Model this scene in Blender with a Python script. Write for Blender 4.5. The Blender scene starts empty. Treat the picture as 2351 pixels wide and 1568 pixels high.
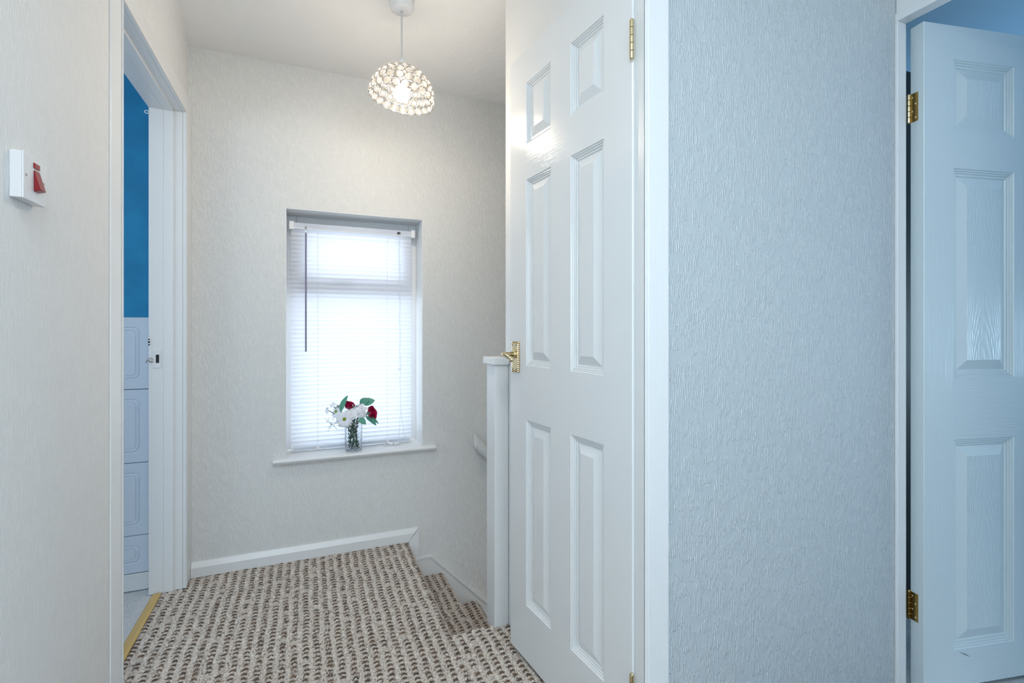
import bpy, math, random
import numpy as np
from mathutils import Vector, Matrix
random.seed(7); rng = np.random.default_rng(7)
PI = math.pi
C = bpy.context.scene.collection
S = bpy.context.scene

# ------------------------------------------------------------------ camera
EYE = 1.09
cd = bpy.data.cameras.new('camera'); cam = bpy.data.objects.new('camera', cd); C.objects.link(cam)
cam.location = (0, 0, EYE); cam.rotation_euler = (PI/2, 0, -math.radians(22.7))
cd.sensor_width = 36; cd.lens = 36*1124/2351; cd.shift_y = -29/2351
cd.clip_start = 0.02; cd.clip_end = 100
S.camera = cam

# ------------------------------------------------------------------ world, lights, exposure
w = bpy.data.worlds.new('sky'); S.world = w; w.use_nodes = True
bg = w.node_tree.nodes['Background']; bg.inputs[0].default_value = (0.80, 0.89, 1.0, 1); bg.inputs[1].default_value = 2.9

def area(name, loc, rot, sx, sy, power, color):
    l = bpy.data.lights.new(name, 'AREA'); l.shape = 'RECTANGLE'; l.size = sx; l.size_y = sy
    l.energy = power; l.color = color
    o = bpy.data.objects.new(name, l); C.objects.link(o); o.location = loc; o.rotation_euler = rot
    return o
area('hall_window_daylight', (0.45, -1.62, 1.40), (math.radians(86), 0, 0), 1.3, 1.0, 8.5, (0.76, 0.90, 1.0))
area('side_doorway_daylight', (-0.47, -0.30, 1.15), (0, -PI/2, 0), 1.7, 0.70, 5.2, (0.40, 0.74, 1.0))
area('stairwell_fill_light', (2.27, 2.15, -0.75), (0, PI/2, 0), 0.9, 0.6, 4.5, (0.95, 0.97, 1.0))  # unseen fill added in the stairwell to brighten the lower back wall
area('bedroom_window_daylight', (4.25, 0.2, 1.15), (0, math.radians(118), 0), 1.0, 1.6, 38, (0.55, 0.82, 1.0))
area('hall_fill_light', (-0.10, -0.20, 2.29), (0, 0, 0), 0.5, 0.5, 18, (0.84, 0.94, 1.0))  # unseen fill added overhead to lift the floor and lower walls
area('bathroom_window_daylight', (-2.05, 1.5, 1.6), (0, -PI/2, 0), 0.9, 0.9, 11, (0.72, 0.88, 1.0))

vs = S.view_settings
vs.view_transform = 'Standard'; vs.look = 'None'; vs.exposure = 0.14; vs.gamma = 1.0; vs.use_curve_mapping = False

# ------------------------------------------------------------------ materials
def lin(r, g, b):
    f = lambda v: (v/255)/12.92 if v/255 <= 0.04045 else ((v/255+0.055)/1.055)**2.4
    return (f(r), f(g), f(b), 1)

def mat(name, col, rough=0.5, metal=0.0, **kw):
    m = bpy.data.materials.new(name); m.use_nodes = True
    b = m.node_tree.nodes['Principled BSDF']
    b.inputs['Base Color'].default_value = col if len(col) == 4 else (*col, 1)
    b.inputs['Roughness'].default_value = rough; b.inputs['Metallic'].default_value = metal
    for k, v in kw.items(): b.inputs[k].default_value = v
    return m

class N:
    """small node-tree helper"""
    def __init__(s, m): s.t = m.node_tree; s.b = s.t.nodes['Principled BSDF']
    def new(s, typ, **kw):
        n = s.t.nodes.new(typ)
        for k, v in kw.items(): setattr(n, k, v)
        return n
    def link(s, a, b): s.t.links.new(a, b)
    def math(s, op, a, b=None, c=None, clamp=False):
        n = s.new('ShaderNodeMath', operation=op); n.use_clamp = clamp
        for i, v in enumerate((a, b, c)):
            if v is None: continue
            if isinstance(v, (int, float)): n.inputs[i].default_value = v
            else: s.link(v, n.inputs[i])
        return n.outputs[0]
    def comb(s, x, y, z=0.0):
        n = s.new('ShaderNodeCombineXYZ')
        for i, v in enumerate((x, y, z)):
            if isinstance(v, (int, float)): n.inputs[i].default_value = v
            else: s.link(v, n.inputs[i])
        return n.outputs[0]
    def noise(s, vec, scale=1.0, detail=2.0, rough=0.5, dist=0.0):
        n = s.new('ShaderNodeTexNoise'); s.link(vec, n.inputs['Vector'])
        n.inputs['Scale'].default_value = scale; n.inputs['Detail'].default_value = detail
        n.inputs['Roughness'].default_value = rough; n.inputs['Distortion'].default_value = dist
        return n.outputs[0]
    def ramp(s, v, lo, hi):
        n = s.new('ShaderNodeMapRange', interpolation_type='SMOOTHSTEP'); s.link(v, n.inputs[0])
        n.inputs[1].default_value = lo; n.inputs[2].default_value = hi
        return n.outputs[0]
    def mix(s, f, a, b):
        n = s.new('ShaderNodeMix', data_type='RGBA'); s.link(f, n.inputs[0])
        n.inputs[6].default_value = a; n.inputs[7].default_value = b
        return n.outputs[2]
    def bump(s, h, dist, strength=1.0):
        n = s.new('ShaderNodeBump'); n.inputs['Distance'].default_value = dist; n.inputs['Strength'].default_value = strength
        s.link(h, n.inputs['Height']); s.link(n.outputs[0], s.b.inputs['Normal'])
    def obj(s):
        tc = s.new('ShaderNodeTexCoord'); sp = s.new('ShaderNodeSeparateXYZ'); s.link(tc.outputs['Object'], sp.inputs[0])
        return sp.outputs[0], sp.outputs[1], sp.outputs[2], tc.outputs['Object']

def wallpaper(name, ground, drip, dist, skew=0.0, pitch=0.0053):
    """blown vinyl drips: short upright ridges in fixed columns, each with its own random runs, and plain patches between"""
    m = mat(name, ground, 0.62); n = N(m); x, y, z, v = n.obj()
    a = n.math('ADD', n.math('ADD', x, y), n.math('MULTIPLY', z, skew))
    wob = n.noise(n.comb(n.math('MULTIPLY', a, 34.0), n.math('MULTIPLY', z, 26.0), 5.0), 1.0, 2.0)
    u = n.math('ADD', n.math('DIVIDE', a, pitch), n.math('MULTIPLY', wob, 2.2))
    col = n.math('FLOOR', u); fu = n.math('SUBTRACT', u, col)
    rid = n.math('SINE', n.math('MULTIPLY', fu, PI))
    rid = n.ramp(rid, 0.25, 0.92)
    gate = n.noise(n.comb(n.math('MULTIPLY', col, 7.31), n.math('MULTIPLY', z, 24.0), 0.0), 1.0, 2.0, 0.6)
    gate = n.ramp(gate, 0.43, 0.50)
    pat = n.noise(n.comb(n.math('MULTIPLY', a, 30.0), n.math('MULTIPLY', z, 22.0), 3.0), 1.0, 1.0)
    gate = n.math('MULTIPLY', gate, n.ramp(pat, 0.38, 0.46))
    d = n.math('MULTIPLY', rid, gate)
    f = n.noise(n.comb(n.math('MULTIPLY', a, 700.0), n.math('MULTIPLY', z, 500.0), 0.0), 1.0, 1.0)
    n.link(n.mix(d, ground, drip), n.b.inputs['Base Color'])
    n.bump(n.math('ADD', d, n.math('MULTIPLY', f, 0.55)), dist)
    return m

M = {}
M['paper_drip'] = wallpaper('drip_wallpaper_dimmed', (0.51, 0.555, 0.58, 1), (0.65, 0.69, 0.71, 1), 0.0016)  # same paper as the back wall, its cooler, dimmer light put into the colours
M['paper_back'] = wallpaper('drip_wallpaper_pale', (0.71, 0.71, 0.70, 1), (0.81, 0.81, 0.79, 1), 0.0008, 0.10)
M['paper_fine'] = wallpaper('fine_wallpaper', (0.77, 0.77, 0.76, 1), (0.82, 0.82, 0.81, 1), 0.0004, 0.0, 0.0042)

def paint(name, col, rough, brush=0.0):
    m = mat(name, col, rough); n = N(m)
    if brush:
        x, y, z, v = n.obj()
        a = n.math('ADD', x, y)
        d = n.noise(n.comb(n.math('MULTIPLY', a, 260.0), n.math('MULTIPLY', z, 9.0), 0.0), 1.0, 3.0, 0.6)
        n.bump(d, brush)
    return m
WHITE = (0.79, 0.80, 0.80, 1)
M['gloss'] = paint('white_gloss_paint', WHITE, 0.28, 0.0006)
M['ceiling'] = paint('white_ceiling_paint', (0.86, 0.86, 0.85, 1), 0.9)
def ceiling_relief(m):
    n = N(m); x, y, z, v = n.obj()
    n.bump(n.noise(v, 14.0, 4.0, 0.6), 0.004)
ceiling_relief(M['ceiling'])

def grain(name, col, rough, mode, dist):
    m = mat(name, col, rough); n = N(m); x, y, z, v = n.obj()
    if mode == 'v':
        d = n.noise(n.comb(n.math('MULTIPLY', x, 330.0), n.math('MULTIPLY', z, 5.0), 0.0), 1.0, 2.0, 0.6)
    elif mode == 'h':
        d = n.noise(n.comb(n.math('MULTIPLY', x, 9.0), n.math('MULTIPLY', z, 300.0), 0.0), 1.0, 2.0, 0.6, 0.6)
    else:                                   # arched grain in the fields of the moulded panels
        wob = n.noise(n.comb(n.math('MULTIPLY', x, 10.0), n.math('MULTIPLY', z, 4.0), 0.0), 1.0, 2.0)
        xx = n.math('MULTIPLY', x, x)
        ph = n.math('ADD', n.math('MULTIPLY', xx, 9500.0), n.math('MULTIPLY', z, 95.0))
        ph = n.math('ADD', ph, n.math('MULTIPLY', wob, 26.0))
        d = n.math('SINE', ph)
        fine = n.noise(n.comb(n.math('MULTIPLY', x, 260.0), n.math('MULTIPLY', z, 14.0), 0.0), 1.0, 2.0)
        d = n.math('ADD', n.math('MULTIPLY', d, 0.22), fine)
    n.bump(d, dist)
    return m
DOOR_DIMMED = (0.60, 0.68, 0.705, 1)  # white door paint with the cool, dim light tinted into its colour
M['grain_v'] = grain('dimmed_door_paint', DOOR_DIMMED, 0.30, 'v', 0.0007)
M['grain_h'] = grain('dimmed_door_paint_rail', DOOR_DIMMED, 0.30, 'h', 0.0007)
M['grain_a'] = grain('dimmed_door_paint_panel', DOOR_DIMMED, 0.30, 'a', 0.0010)
M['grain_d'] = mat('dimmed_door_moulding', DOOR_DIMMED, 0.28)
M['gloss_v'] = grain('glossy_door_paint', WHITE, 0.17, 'v', 0.00016)
M['gloss_h'] = grain('glossy_door_paint_rail', WHITE, 0.17, 'h', 0.00028)
M['gloss_a'] = grain('glossy_door_paint_panel', WHITE, 0.17, 'a', 0.00035)
M['gloss_d'] = mat('glossy_door_moulding', WHITE, 0.17)
M['brass'] = mat('polished_brass', lin(222, 205, 165), 0.16, 1.0)
M['old_brass'] = mat('aged_brass', lin(172, 142, 84), 0.25, 1.0)
M['strip_brass'] = mat('brushed_brass', lin(214, 180, 112), 0.42, 0.3)
M['chrome'] = mat('chrome_wire', (0.55, 0.53, 0.50), 0.15, 1.0)
M['dark'] = mat('dark_void', (0.01, 0.01, 0.012), 0.6)
M['plastic'] = mat('white_plastic', (0.80, 0.80, 0.81), 0.25)
M['plastic_shaded'] = mat('shaded_blind_plastic', (0.60, 0.64, 0.72), 0.35)  # white rail plastic with its backlit, bluish shade mixed into the colour
M['wand'] = mat('smoky_wand', lin(142, 140, 165), 0.2)
M['red'] = mat('red_plastic', lin(138, 10, 20), 0.25)
M['neon'] = mat('red_lens', lin(150, 10, 20), 0.12)
M['upvc'] = mat('white_window_frame', (0.80, 0.81, 0.82), 0.25)
M['cord'] = mat('white_cord', (0.72, 0.73, 0.74), 0.7)
M['tile'] = mat('white_wall_tile', (0.66, 0.73, 0.82), 0.15)
M['wood_dark'] = mat('dark_wardrobe_wood', (0.006, 0.005, 0.005), 0.6)

def blotchy(name, a, b, scale, rough):
    m = mat(name, a, rough); n = N(m); x, y, z, v = n.obj()
    n.link(n.mix(n.ramp(n.noise(v, scale, 3.0), 0.35, 0.65), a, b), n.b.inputs['Base Color'])
    return m
M['blue'] = blotchy('teal_blue_paint', lin(0, 120, 168), lin(10, 134, 182), 7.0, 0.6)
M['bath_floor'] = blotchy('grey_speckled_floor', lin(176, 180, 184), lin(214, 215, 216), 260.0, 0.7)
M['bed_paint'] = mat('pale_blue_paint', lin(178, 208, 230), 0.8)

def carpet_mat():
    m = mat('loop_pile_carpet', (0.5, 0.5, 0.5), 0.95); n = N(m)
    a = n.new('ShaderNodeAttribute', attribute_name='yarn'); x, y, z, v = n.obj()
    sp = n.ramp(n.noise(v, 900.0, 1.0), 0.30, 0.62)
    mx = n.new('ShaderNodeMix', data_type='RGBA', blend_type='MULTIPLY'); mx.inputs[0].default_value = 1.0
    n.link(a.outputs['Color'], mx.inputs[6]); n.link(n.mix(sp, (0.55, 0.54, 0.53, 1), (1.08, 1.07, 1.06, 1)), mx.inputs[7])
    n.link(mx.outputs[2], n.b.inputs['Base Color'])
    n.b.inputs['Specular IOR Level'].default_value = 0.1
    n.bump(n.noise(v, 700.0, 2.0), 0.0015)
    return m
M['carpet'] = carpet_mat()

def shader_mix(name, parts):
    """chain of (shader node type, settings, factor) mixed one after another"""
    m = bpy.data.materials.new(name); m.use_nodes = True; t = m.node_tree; t.nodes.clear()
    out = t.nodes.new('ShaderNodeOutputMaterial'); cur = None
    for typ, col, rough, fac in parts:
        n = t.nodes.new(typ); n.inputs['Color'].default_value = col
        if rough is not None and 'Roughness' in n.inputs: n.inputs['Roughness'].default_value = rough
        if cur is None: cur = n.outputs[0]
        else:
            x = t.nodes.new('ShaderNodeMixShader'); x.inputs[0].default_value = fac
            t.links.new(cur, x.inputs[1]); t.links.new(n.outputs[0], x.inputs[2]); cur = x.outputs[0]
    t.links.new(cur, out.inputs[0])
    return m
M['slat'] = shader_mix('translucent_slat', [('ShaderNodeBsdfDiffuse', (0.82, 0.83, 0.86, 1), None, 0), ('ShaderNodeBsdfTranslucent', (0.86, 0.88, 0.95, 1), None, 0.5), ('ShaderNodeBsdfGlossy', (1, 1, 1, 1), 0.3, 0.05)])
M['pane'] = shader_mix('window_glass', [('ShaderNodeBsdfTransparent', (0.95, 0.97, 0.97, 1), None, 0), ('ShaderNodeBsdfGlossy', (1, 1, 1, 1), 0.02, 0.06)])
M['crystal'] = shader_mix('crystal_bead', [('ShaderNodeBsdfTransparent', (0.96, 0.95, 0.93, 1), None, 0), ('ShaderNodeBsdfDiffuse', (0.95, 0.93, 0.90, 1), None, 0.022), ('ShaderNodeBsdfTranslucent', (0.95, 0.91, 0.84, 1), None, 0.02), ('ShaderNodeBsdfGlossy', (1, 1, 1, 1), 0.08, 0.10)])
M['glass'] = mat('cut_glass', (0.97, 0.99, 1.0), 0.02, 0.0, **{'Transmission Weight': 1.0, 'IOR': 1.45})
M['leaf'] = mat('leaf_green', lin(78, 146, 124), 0.4)
M['leaf_dark'] = mat('stem_green', lin(28, 92, 58), 0.5)
M['petal'] = mat('white_petal', (0.80, 0.83, 0.88), 0.6)
M['rose'] = mat('crimson_petal', lin(172, 14, 68), 0.45)
M['pollen'] = mat('green_yellow_centre', lin(132, 150, 40), 0.8)
M['bud'] = mat('grey_white_bud', (0.55, 0.58, 0.58), 0.8)
def bulb_mat():
    m = mat('lit_bulb', (1, 1, 1), 0.3); b = m.node_tree.nodes['Principled BSDF']
    b.inputs['Emission Color'].default_value = (1.0, 0.86, 0.66, 1); b.inputs['Emission Strength'].default_value = 14.0
    return m
M['bulb'] = bulb_mat()

# ------------------------------------------------------------------ mesh helpers
class MB:
    def __init__(s): s.v = []; s.f = []; s.m = []
    def add(s, vs_, fs, mi=0):
        o = len(s.v); s.v += [tuple(p) for p in vs_]; s.f += [tuple(i+o for i in q) for q in fs]; s.m += [mi]*len(fs)
        return s
    def box(s, x0, x1, y0, y1, z0, z1, mi=0):
        v = [(x0,y0,z0),(x1,y0,z0),(x1,y1,z0),(x0,y1,z0),(x0,y0,z1),(x1,y0,z1),(x1,y1,z1),(x0,y1,z1)]
        return s.add(v, [(0,3,2,1),(4,5,6,7),(0,1,5,4),(1,2,6,5),(2,3,7,6),(3,0,4,7)], mi)
    def prism(s, poly, axis, a, b, mi=0):
        """poly: 2-D outline in the two other axes, extruded along axis from a to b"""
        def P(p, t):
            return {'x': (t, p[0], p[1]), 'y': (p[0], t, p[1]), 'z': (p[0], p[1], t)}[axis]
        n = len(poly)
        v = [P(p, a) for p in poly]+[P(p, b) for p in poly]
        f = [tuple(range(n-1, -1, -1)), tuple(range(n, 2*n))]+[(i, (i+1) % n, n+(i+1) % n, n+i) for i in range(n)]
        return s.add(v, f, mi)
    def tube(s, pts, r, n=8, mi=0, cap=True):
        pts = [Vector(p) for p in pts]; k = len(pts); rs = r if isinstance(r, (list, tuple)) else [r]*k
        v = []; prev = None
        for i, p in enumerate(pts):
            t = (pts[min(i+1, k-1)]-pts[max(i-1, 0)]).normalized()
            if prev is None:
                a = t.cross(Vector((0, 0, 1)))
                if a.length < 1e-3: a = t.cross(Vector((1, 0, 0)))
            else: a = prev-t*prev.dot(t)
            a.normalize(); prev = a; b = t.cross(a)
            for j in range(n):
                q = 2*PI*j/n; v.append(p+(a*math.cos(q)+b*math.sin(q))*rs[i])
        f = [(i*n+j, i*n+(j+1) % n, (i+1)*n+(j+1) % n, (i+1)*n+j) for i in range(k-1) for j in range(n)]
        if cap: f += [tuple(range(n-1, -1, -1)), tuple((k-1)*n+j for j in range(n))]
        return s.add(v, f, mi)
    def lathe(s, prof, c=(0, 0, 0), n=24, mi=0, axis=None):
        v = []
        R = Matrix.Identity(3) if axis is None else Vector((0, 0, 1)).rotation_difference(Vector(axis)).to_matrix()
        for r, z in prof:
            for j in range(n):
                q = 2*PI*j/n; v.append(R @ Vector((r*math.cos(q), r*math.sin(q), z))+Vector(c))
        k = len(prof)
        f = [(i*n+j, i*n+(j+1) % n, (i+1)*n+(j+1) % n, (i+1)*n+j) for i in range(k-1) for j in range(n)]
        return s.add(v, f, mi)
    def torus(s, R, r, c=(0, 0, 0), n=16, k=6, mi=0, axis=None):
        v = []; Q = Matrix.Identity(3) if axis is None else Vector((0, 0, 1)).rotation_difference(Vector(axis)).to_matrix()
        for i in range(n):
            a = 2*PI*i/n
            for j in range(k):
                b = 2*PI*j/k; d = R+r*math.cos(b)
                v.append(Q @ Vector((d*math.cos(a), d*math.sin(a), r*math.sin(b)))+Vector(c))
        f = [(i*k+j, ((i+1) % n)*k+j, ((i+1) % n)*k+(j+1) % k, i*k+(j+1) % k) for i in range(n) for j in range(k)]
        return s.add(v, f, mi)
    def ball(s, c, r, n=10, k=6, mi=0, sc=(1, 1, 1)):
        v = [(c[0], c[1], c[2]-r*sc[2])]
        for i in range(1, k):
            t = -PI/2+PI*i/k
            for j in range(n):
                q = 2*PI*j/n; v.append((c[0]+r*sc[0]*math.cos(t)*math.cos(q), c[1]+r*sc[1]*math.cos(t)*math.sin(q), c[2]+r*sc[2]*math.sin(t)))
        v.append((c[0], c[1], c[2]+r*sc[2])); L = len(v)-1
        f = [(0, 1+(j+1) % n, 1+j) for j in range(n)]
        f += [(1+(i-1)*n+j, 1+(i-1)*n+(j+1) % n, 1+i*n+(j+1) % n, 1+i*n+j) for i in range(1, k-1) for j in range(n)]
        f += [(1+(k-2)*n+j, 1+(k-2)*n+(j+1) % n, L) for j in range(n)]
        return s.add(v, f, mi)
    def build(s, name, mats, parent=None, bevel=0.0, smooth=False, world=True):
        """links ONE mesh object; with world=True the vertices are world points and the parent only shifts them"""
        off = Vector((0, 0, 0))
        if parent is not None and world:
            p = parent
            while p is not None: off += p.location; p = p.parent
        me = bpy.data.meshes.new(name)
        me.from_pydata([(x-off.x, y-off.y, z-off.z) for x, y, z in s.v], [], s.f)
        mats = mats if isinstance(mats, (list, tuple)) else [mats]
        for m in mats: me.materials.append(M[m] if isinstance(m, str) else m)
        me.polygons.foreach_set('material_index', s.m)
        if smooth: me.polygons.foreach_set('use_smooth', [True]*len(s.f))
        me.update()
        o = bpy.data.objects.new(name, me); C.objects.link(o)
        if parent is not None: o.parent = parent
        if bevel:
            b = o.modifiers.new('edge', 'BEVEL'); b.width = bevel; b.segments = 2; b.limit_method = 'ANGLE'; b.angle_limit = math.radians(40)
        return o

def root(name, loc=(0, 0, 0), rz=0.0, label=None, cat=None, group=None, kind=None):
    o = bpy.data.objects.new(name, None); C.objects.link(o); o.location = loc; o.rotation_euler = (0, 0, rz)
    o.empty_display_size = 0.05
    return tag(o, label, cat, group, kind)
def tag(o, label=None, cat=None, group=None, kind=None):
    if label: o['label'] = label
    if cat: o['category'] = cat
    if group: o['group'] = group
    if kind: o['kind'] = kind
    return o
def struct(mb, name, mats, label, cat, **kw):
    return tag(mb.build(name, mats, None, **kw), label, cat, None, 'structure')
def copy_tree(o, parent=None):
    c = o.copy(); C.objects.link(c)
    if parent is not None: c.parent = parent
    for ch in list(o.children): copy_tree(ch, c)
    return c

# ------------------------------------------------------------------ key dimensions (metres)
XL = -0.482          # left wall face
YB = 2.53            # back wall face
ZC = 2.332           # ceiling
XR = 1.64            # right wall face
YF = 0.915           # face of the wallpapered wall beside the cupboard door
OY0, OY1, OZ = 1.663, 2.425, 2.0      # bathroom opening
NX = 0.475           # first stair nosing
NY = 1.69            # edge of the landing beside the stairwell
STEP = 0.187

# ------------------------------------------------------------------ walls, ceiling, floor
g = MB().box(XL-0.116, XL, -1.7, OY0-0.02, -0.3, ZC)
g.box(XL-0.116, XL, OY1+0.012, YB+0.25, -0.3, 2.02)
ys = [OY0-0.02, 1.9, 2.1, 2.3, 2.45, YB+0.01]
for a, b in zip(ys[:-1], ys[1:]):                       # the plaster above the bathroom door leans in a little
    ta, tb = [XL+min(0.05, max(0, 0.1*(YB-q)))*min(1, max(0, (q-OY0)/0.45)) for q in (a, b)]
    v = [(XL-0.116, a, 2.02), (XL, a, 2.02), (XL, b, 2.02), (XL-0.116, b, 2.02), (XL-0.116, a, ZC), (ta, a, ZC), (tb, b, ZC), (XL-0.116, b, ZC)]
    g.add(v, [(0, 3, 2, 1), (4, 5, 6, 7), (0, 1, 5, 4), (1, 2, 6, 5), (2, 3, 7, 6), (3, 0, 4, 7)])
struct(g, 'wall_left', 'paper_fine', 'pale finely textured wall on the left with the red switch and bathroom doorway', 'wall')

WX0, WX1, WZ0, WZ1 = -0.095, 0.556, 0.483, 1.66
g = MB().box(XL-0.05, WX0, YB, YB+0.25, -0.4, ZC).box(WX1, 2.3, YB, YB+0.25, -2.2, ZC)
g.box(WX0, WX1, YB, YB+0.25, -0.4, WZ0-0.02).box(WX0, WX1, YB, YB+0.25, WZ1, ZC)
struct(g, 'wall_back', 'paper_back', 'cream drip textured wallpaper wall around the small window', 'wall')
g = MB()                                                  # painted plaster lining of the window recess
g.box(WX0+0.0002, WX0+0.004, YB+0.0008, YB+0.165, WZ0+0.0002, WZ1-0.0042).box(WX1-0.004, WX1-0.0002, YB+0.0008, YB+0.165, WZ0+0.0002, WZ1-0.0042).box(WX0+0.0002, WX1-0.0002, YB+0.0008, YB+0.165, WZ1-0.004, WZ1-0.0002)
struct(g, 'trim_1', 'gloss', 'smooth white painted lining of the window recess', 'window recess')

g = MB().box(0.775, XR, YF, YF+0.06, -0.02, ZC)
struct(g, 'wall_facing', 'paper_drip', 'drip textured wallpaper wall with painted-in bluish light between the two panelled doors', 'wall')
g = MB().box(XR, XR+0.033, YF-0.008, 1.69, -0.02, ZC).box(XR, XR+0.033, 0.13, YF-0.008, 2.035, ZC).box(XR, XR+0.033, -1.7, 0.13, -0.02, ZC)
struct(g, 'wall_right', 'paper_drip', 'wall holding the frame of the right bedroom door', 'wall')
PXY = lambda y: 0.7085-(y-0.95)*0.0307
g = MB().prism([(PXY(0.95), 0.95), (0.76, 0.95), (0.76, 1.70), (PXY(1.70), 1.70)], 'z', 2.0, ZC).prism([(PXY(1.60), 1.60), (0.76, 1.60), (0.76, 1.70), (PXY(1.70), 1.70)], 'z', 0.0, 2.0)
struct(g, 'wall_partition', 'gloss', 'white painted cupboard partition above and beyond the glossy panelled door', 'wall')
struct(MB().box(2.3, 2.36, 1.7, 2.8, -2.2, ZC), 'wall_stairwell_end', 'paper_back', 'end wall of the stairwell out of sight', 'wall')
g = MB().box(0.722, 2.3, 1.702, 1.76, -2.2, ZC)
struct(g, 'wall_stairwell', 'paper_back', 'inner wall of the stairwell beyond the newel post', 'wall')
g = MB().box(XL-0.12, -0.15, -1.75, -1.69, -0.02, ZC).box(1.3, XR+0.04, -1.75, -1.69, -0.02, ZC)
g.box(-0.15, 1.3, -1.75, -1.69, -0.02, 0.88).box(-0.15, 1.3, -1.75, -1.69, 1.95, ZC)
struct(g, 'wall_rear', 'paper_fine', 'hall wall with a window behind the viewer', 'wall')
g = MB().box(XL-0.116, XR+0.033, -1.75, 1.69, ZC, ZC+0.05).box(XL-0.116, 2.36, 1.69, YB+0.25, ZC, ZC+0.05)
struct(g, 'ceiling', 'ceiling', 'off-white plaster ceiling over the landing with the pendant lamp', 'ceiling')
g = MB().box(-0.60, NX-0.03, -1.75, YB+0.02, -0.2, -0.012).box(NX-0.03, XR+0.02, -1.75, NY-0.02, -0.2, -0.012)
struct(g, 'floor', 'dark', 'landing floor under the patterned carpet', 'floor')

# bathroom beyond the left doorway
g = MB().box(-2.12, XL-0.116, YB-0.03, YB+0.25, -0.02, ZC)
bw = struct(g, 'wall_bathroom', 'blue', 'teal blue painted bathroom wall above white embossed tiles', 'wall')
g = MB().box(-2.12, -2.06, 0.8, YB, -0.02, ZC).box(-2.12, XL-0.116, 0.74, 0.8, -0.02, ZC)
struct(g, 'wall_bathroom_side', 'tile', 'white side walls of the bathroom out of the doorway view', 'wall')
g = MB().box(-2.12, XL-0.117, 0.74, YB+0.2, ZC+0.001, ZC+0.05)
struct(g, 'ceiling_bathroom', 'ceiling', 'white bathroom ceiling', 'ceiling')
g = MB().box(-2.12, -0.585, 0.74, YB+0.02, -0.06, -0.003)
struct(g, 'floor_bathroom', 'bath_floor', 'pale grey speckled bathroom floor beyond the brass strip', 'floor')

# bedroom beyond the right doorway
g = MB().box(XR+0.033, 4.3, 1.63, 1.69, -0.02, ZC).box(4.3, 4.36, -1.4, 1.69, -0.02, ZC).box(XR+0.033, 4.36, -1.46, -1.4, -0.02, ZC)
struct(g, 'wall_bedroom', 'bed_paint', 'pale blue bedroom walls behind the right door', 'wall')
g = MB().box(XR+0.033, 4.36, -1.46, 1.69, ZC, ZC+0.05)
struct(g, 'ceiling_bedroom', 'bed_paint', 'blue tinted bedroom ceiling seen over the right door', 'ceiling')
g = MB().box(XR+0.02, 4.36, -1.46, 1.69, -0.06, -0.005)
struct(g, 'floor_bedroom', 'bath_floor', 'grey bedroom floor beyond the right doorway', 'floor')
wr = root('wardrobe', (2.25, 1.4, 0), 0, 'dark wardrobe glimpsed through the hinge gap of the right door', 'wardrobe')
MB().box(1.95, 2.6, 1.17, 1.62, 0, 2.10).build('carcass', 'wood_dark', wr, bevel=0.004)
for x0 in (1.955, 2.28): MB().box(x0, x0+0.315, 1.15, 1.17, 0.05, 2.08).build('door', 'wood_dark', wr, bevel=0.003)

# ------------------------------------------------------------------ embossed bathroom tiles
def rrect(w_, h_, r, k=4):
    p = []
    for cx, cz, a0 in ((w_/2-r, h_/2-r, 0), (-w_/2+r, h_/2-r, PI/2), (-w_/2+r, -h_/2+r, PI), (w_/2-r, -h_/2+r, 1.5*PI)):
        for i in range(k+1):
            a = a0+PI/2*i/k; p.append((cx+r*math.cos(a), cz+r*math.sin(a)))
    return p
def tile_mesh(x0, x1, z0, z1, y, cut=False):
    w_, h_ = x1-x0, z1-z0; cx, cz = (x0+x1)/2, (z0+z1)/2
    rings = [(0.0, 0.002, 0.010), (0.0005, 0.002, 0.0), (0.040, 0.022, 0.0), (0.0425, 0.021, 0.0030), (0.046, 0.020, 0.0008), (0.052, 0.018, 0.0), (0.0545, 0.017, 0.0022), (0.057, 0.016, 0.0)]
    mb = MB(); n = 20; v = []
    for ins, r, d in rings: v += [(cx+px, y+d, cz+pz) for px, pz in rrect(w_-2*ins, h_-2*ins, min(r, (min(w_, h_)/2-ins)*0.9))]
    f = [(i*n+j, (i+1)*n+j, (i+1)*n+(j+1) % n, i*n+(j+1) % n) for i in range(len(rings)-1) for j in range(n)]
    f.append(tuple((len(rings)-1)*n+j for j in range(n-1, -1, -1)))
    return mb.add(v, f)
zs = [0.072, 0.229, 0.532, 0.838, 1.139]
for c in range(3):
    x1 = -0.604-0.203*c
    for a, b in zip(zs[:-1], zs[1:]):
        tile_mesh(x1-0.201, x1, a+0.001, b-0.001, YB-0.042).build('tile', 'tile', bw)
MB().box(-1.3, -0.600, YB-0.047, YB-0.03, 0.0, 0.070).build('skirting', 'gloss', bw, bevel=0.003)

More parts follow.
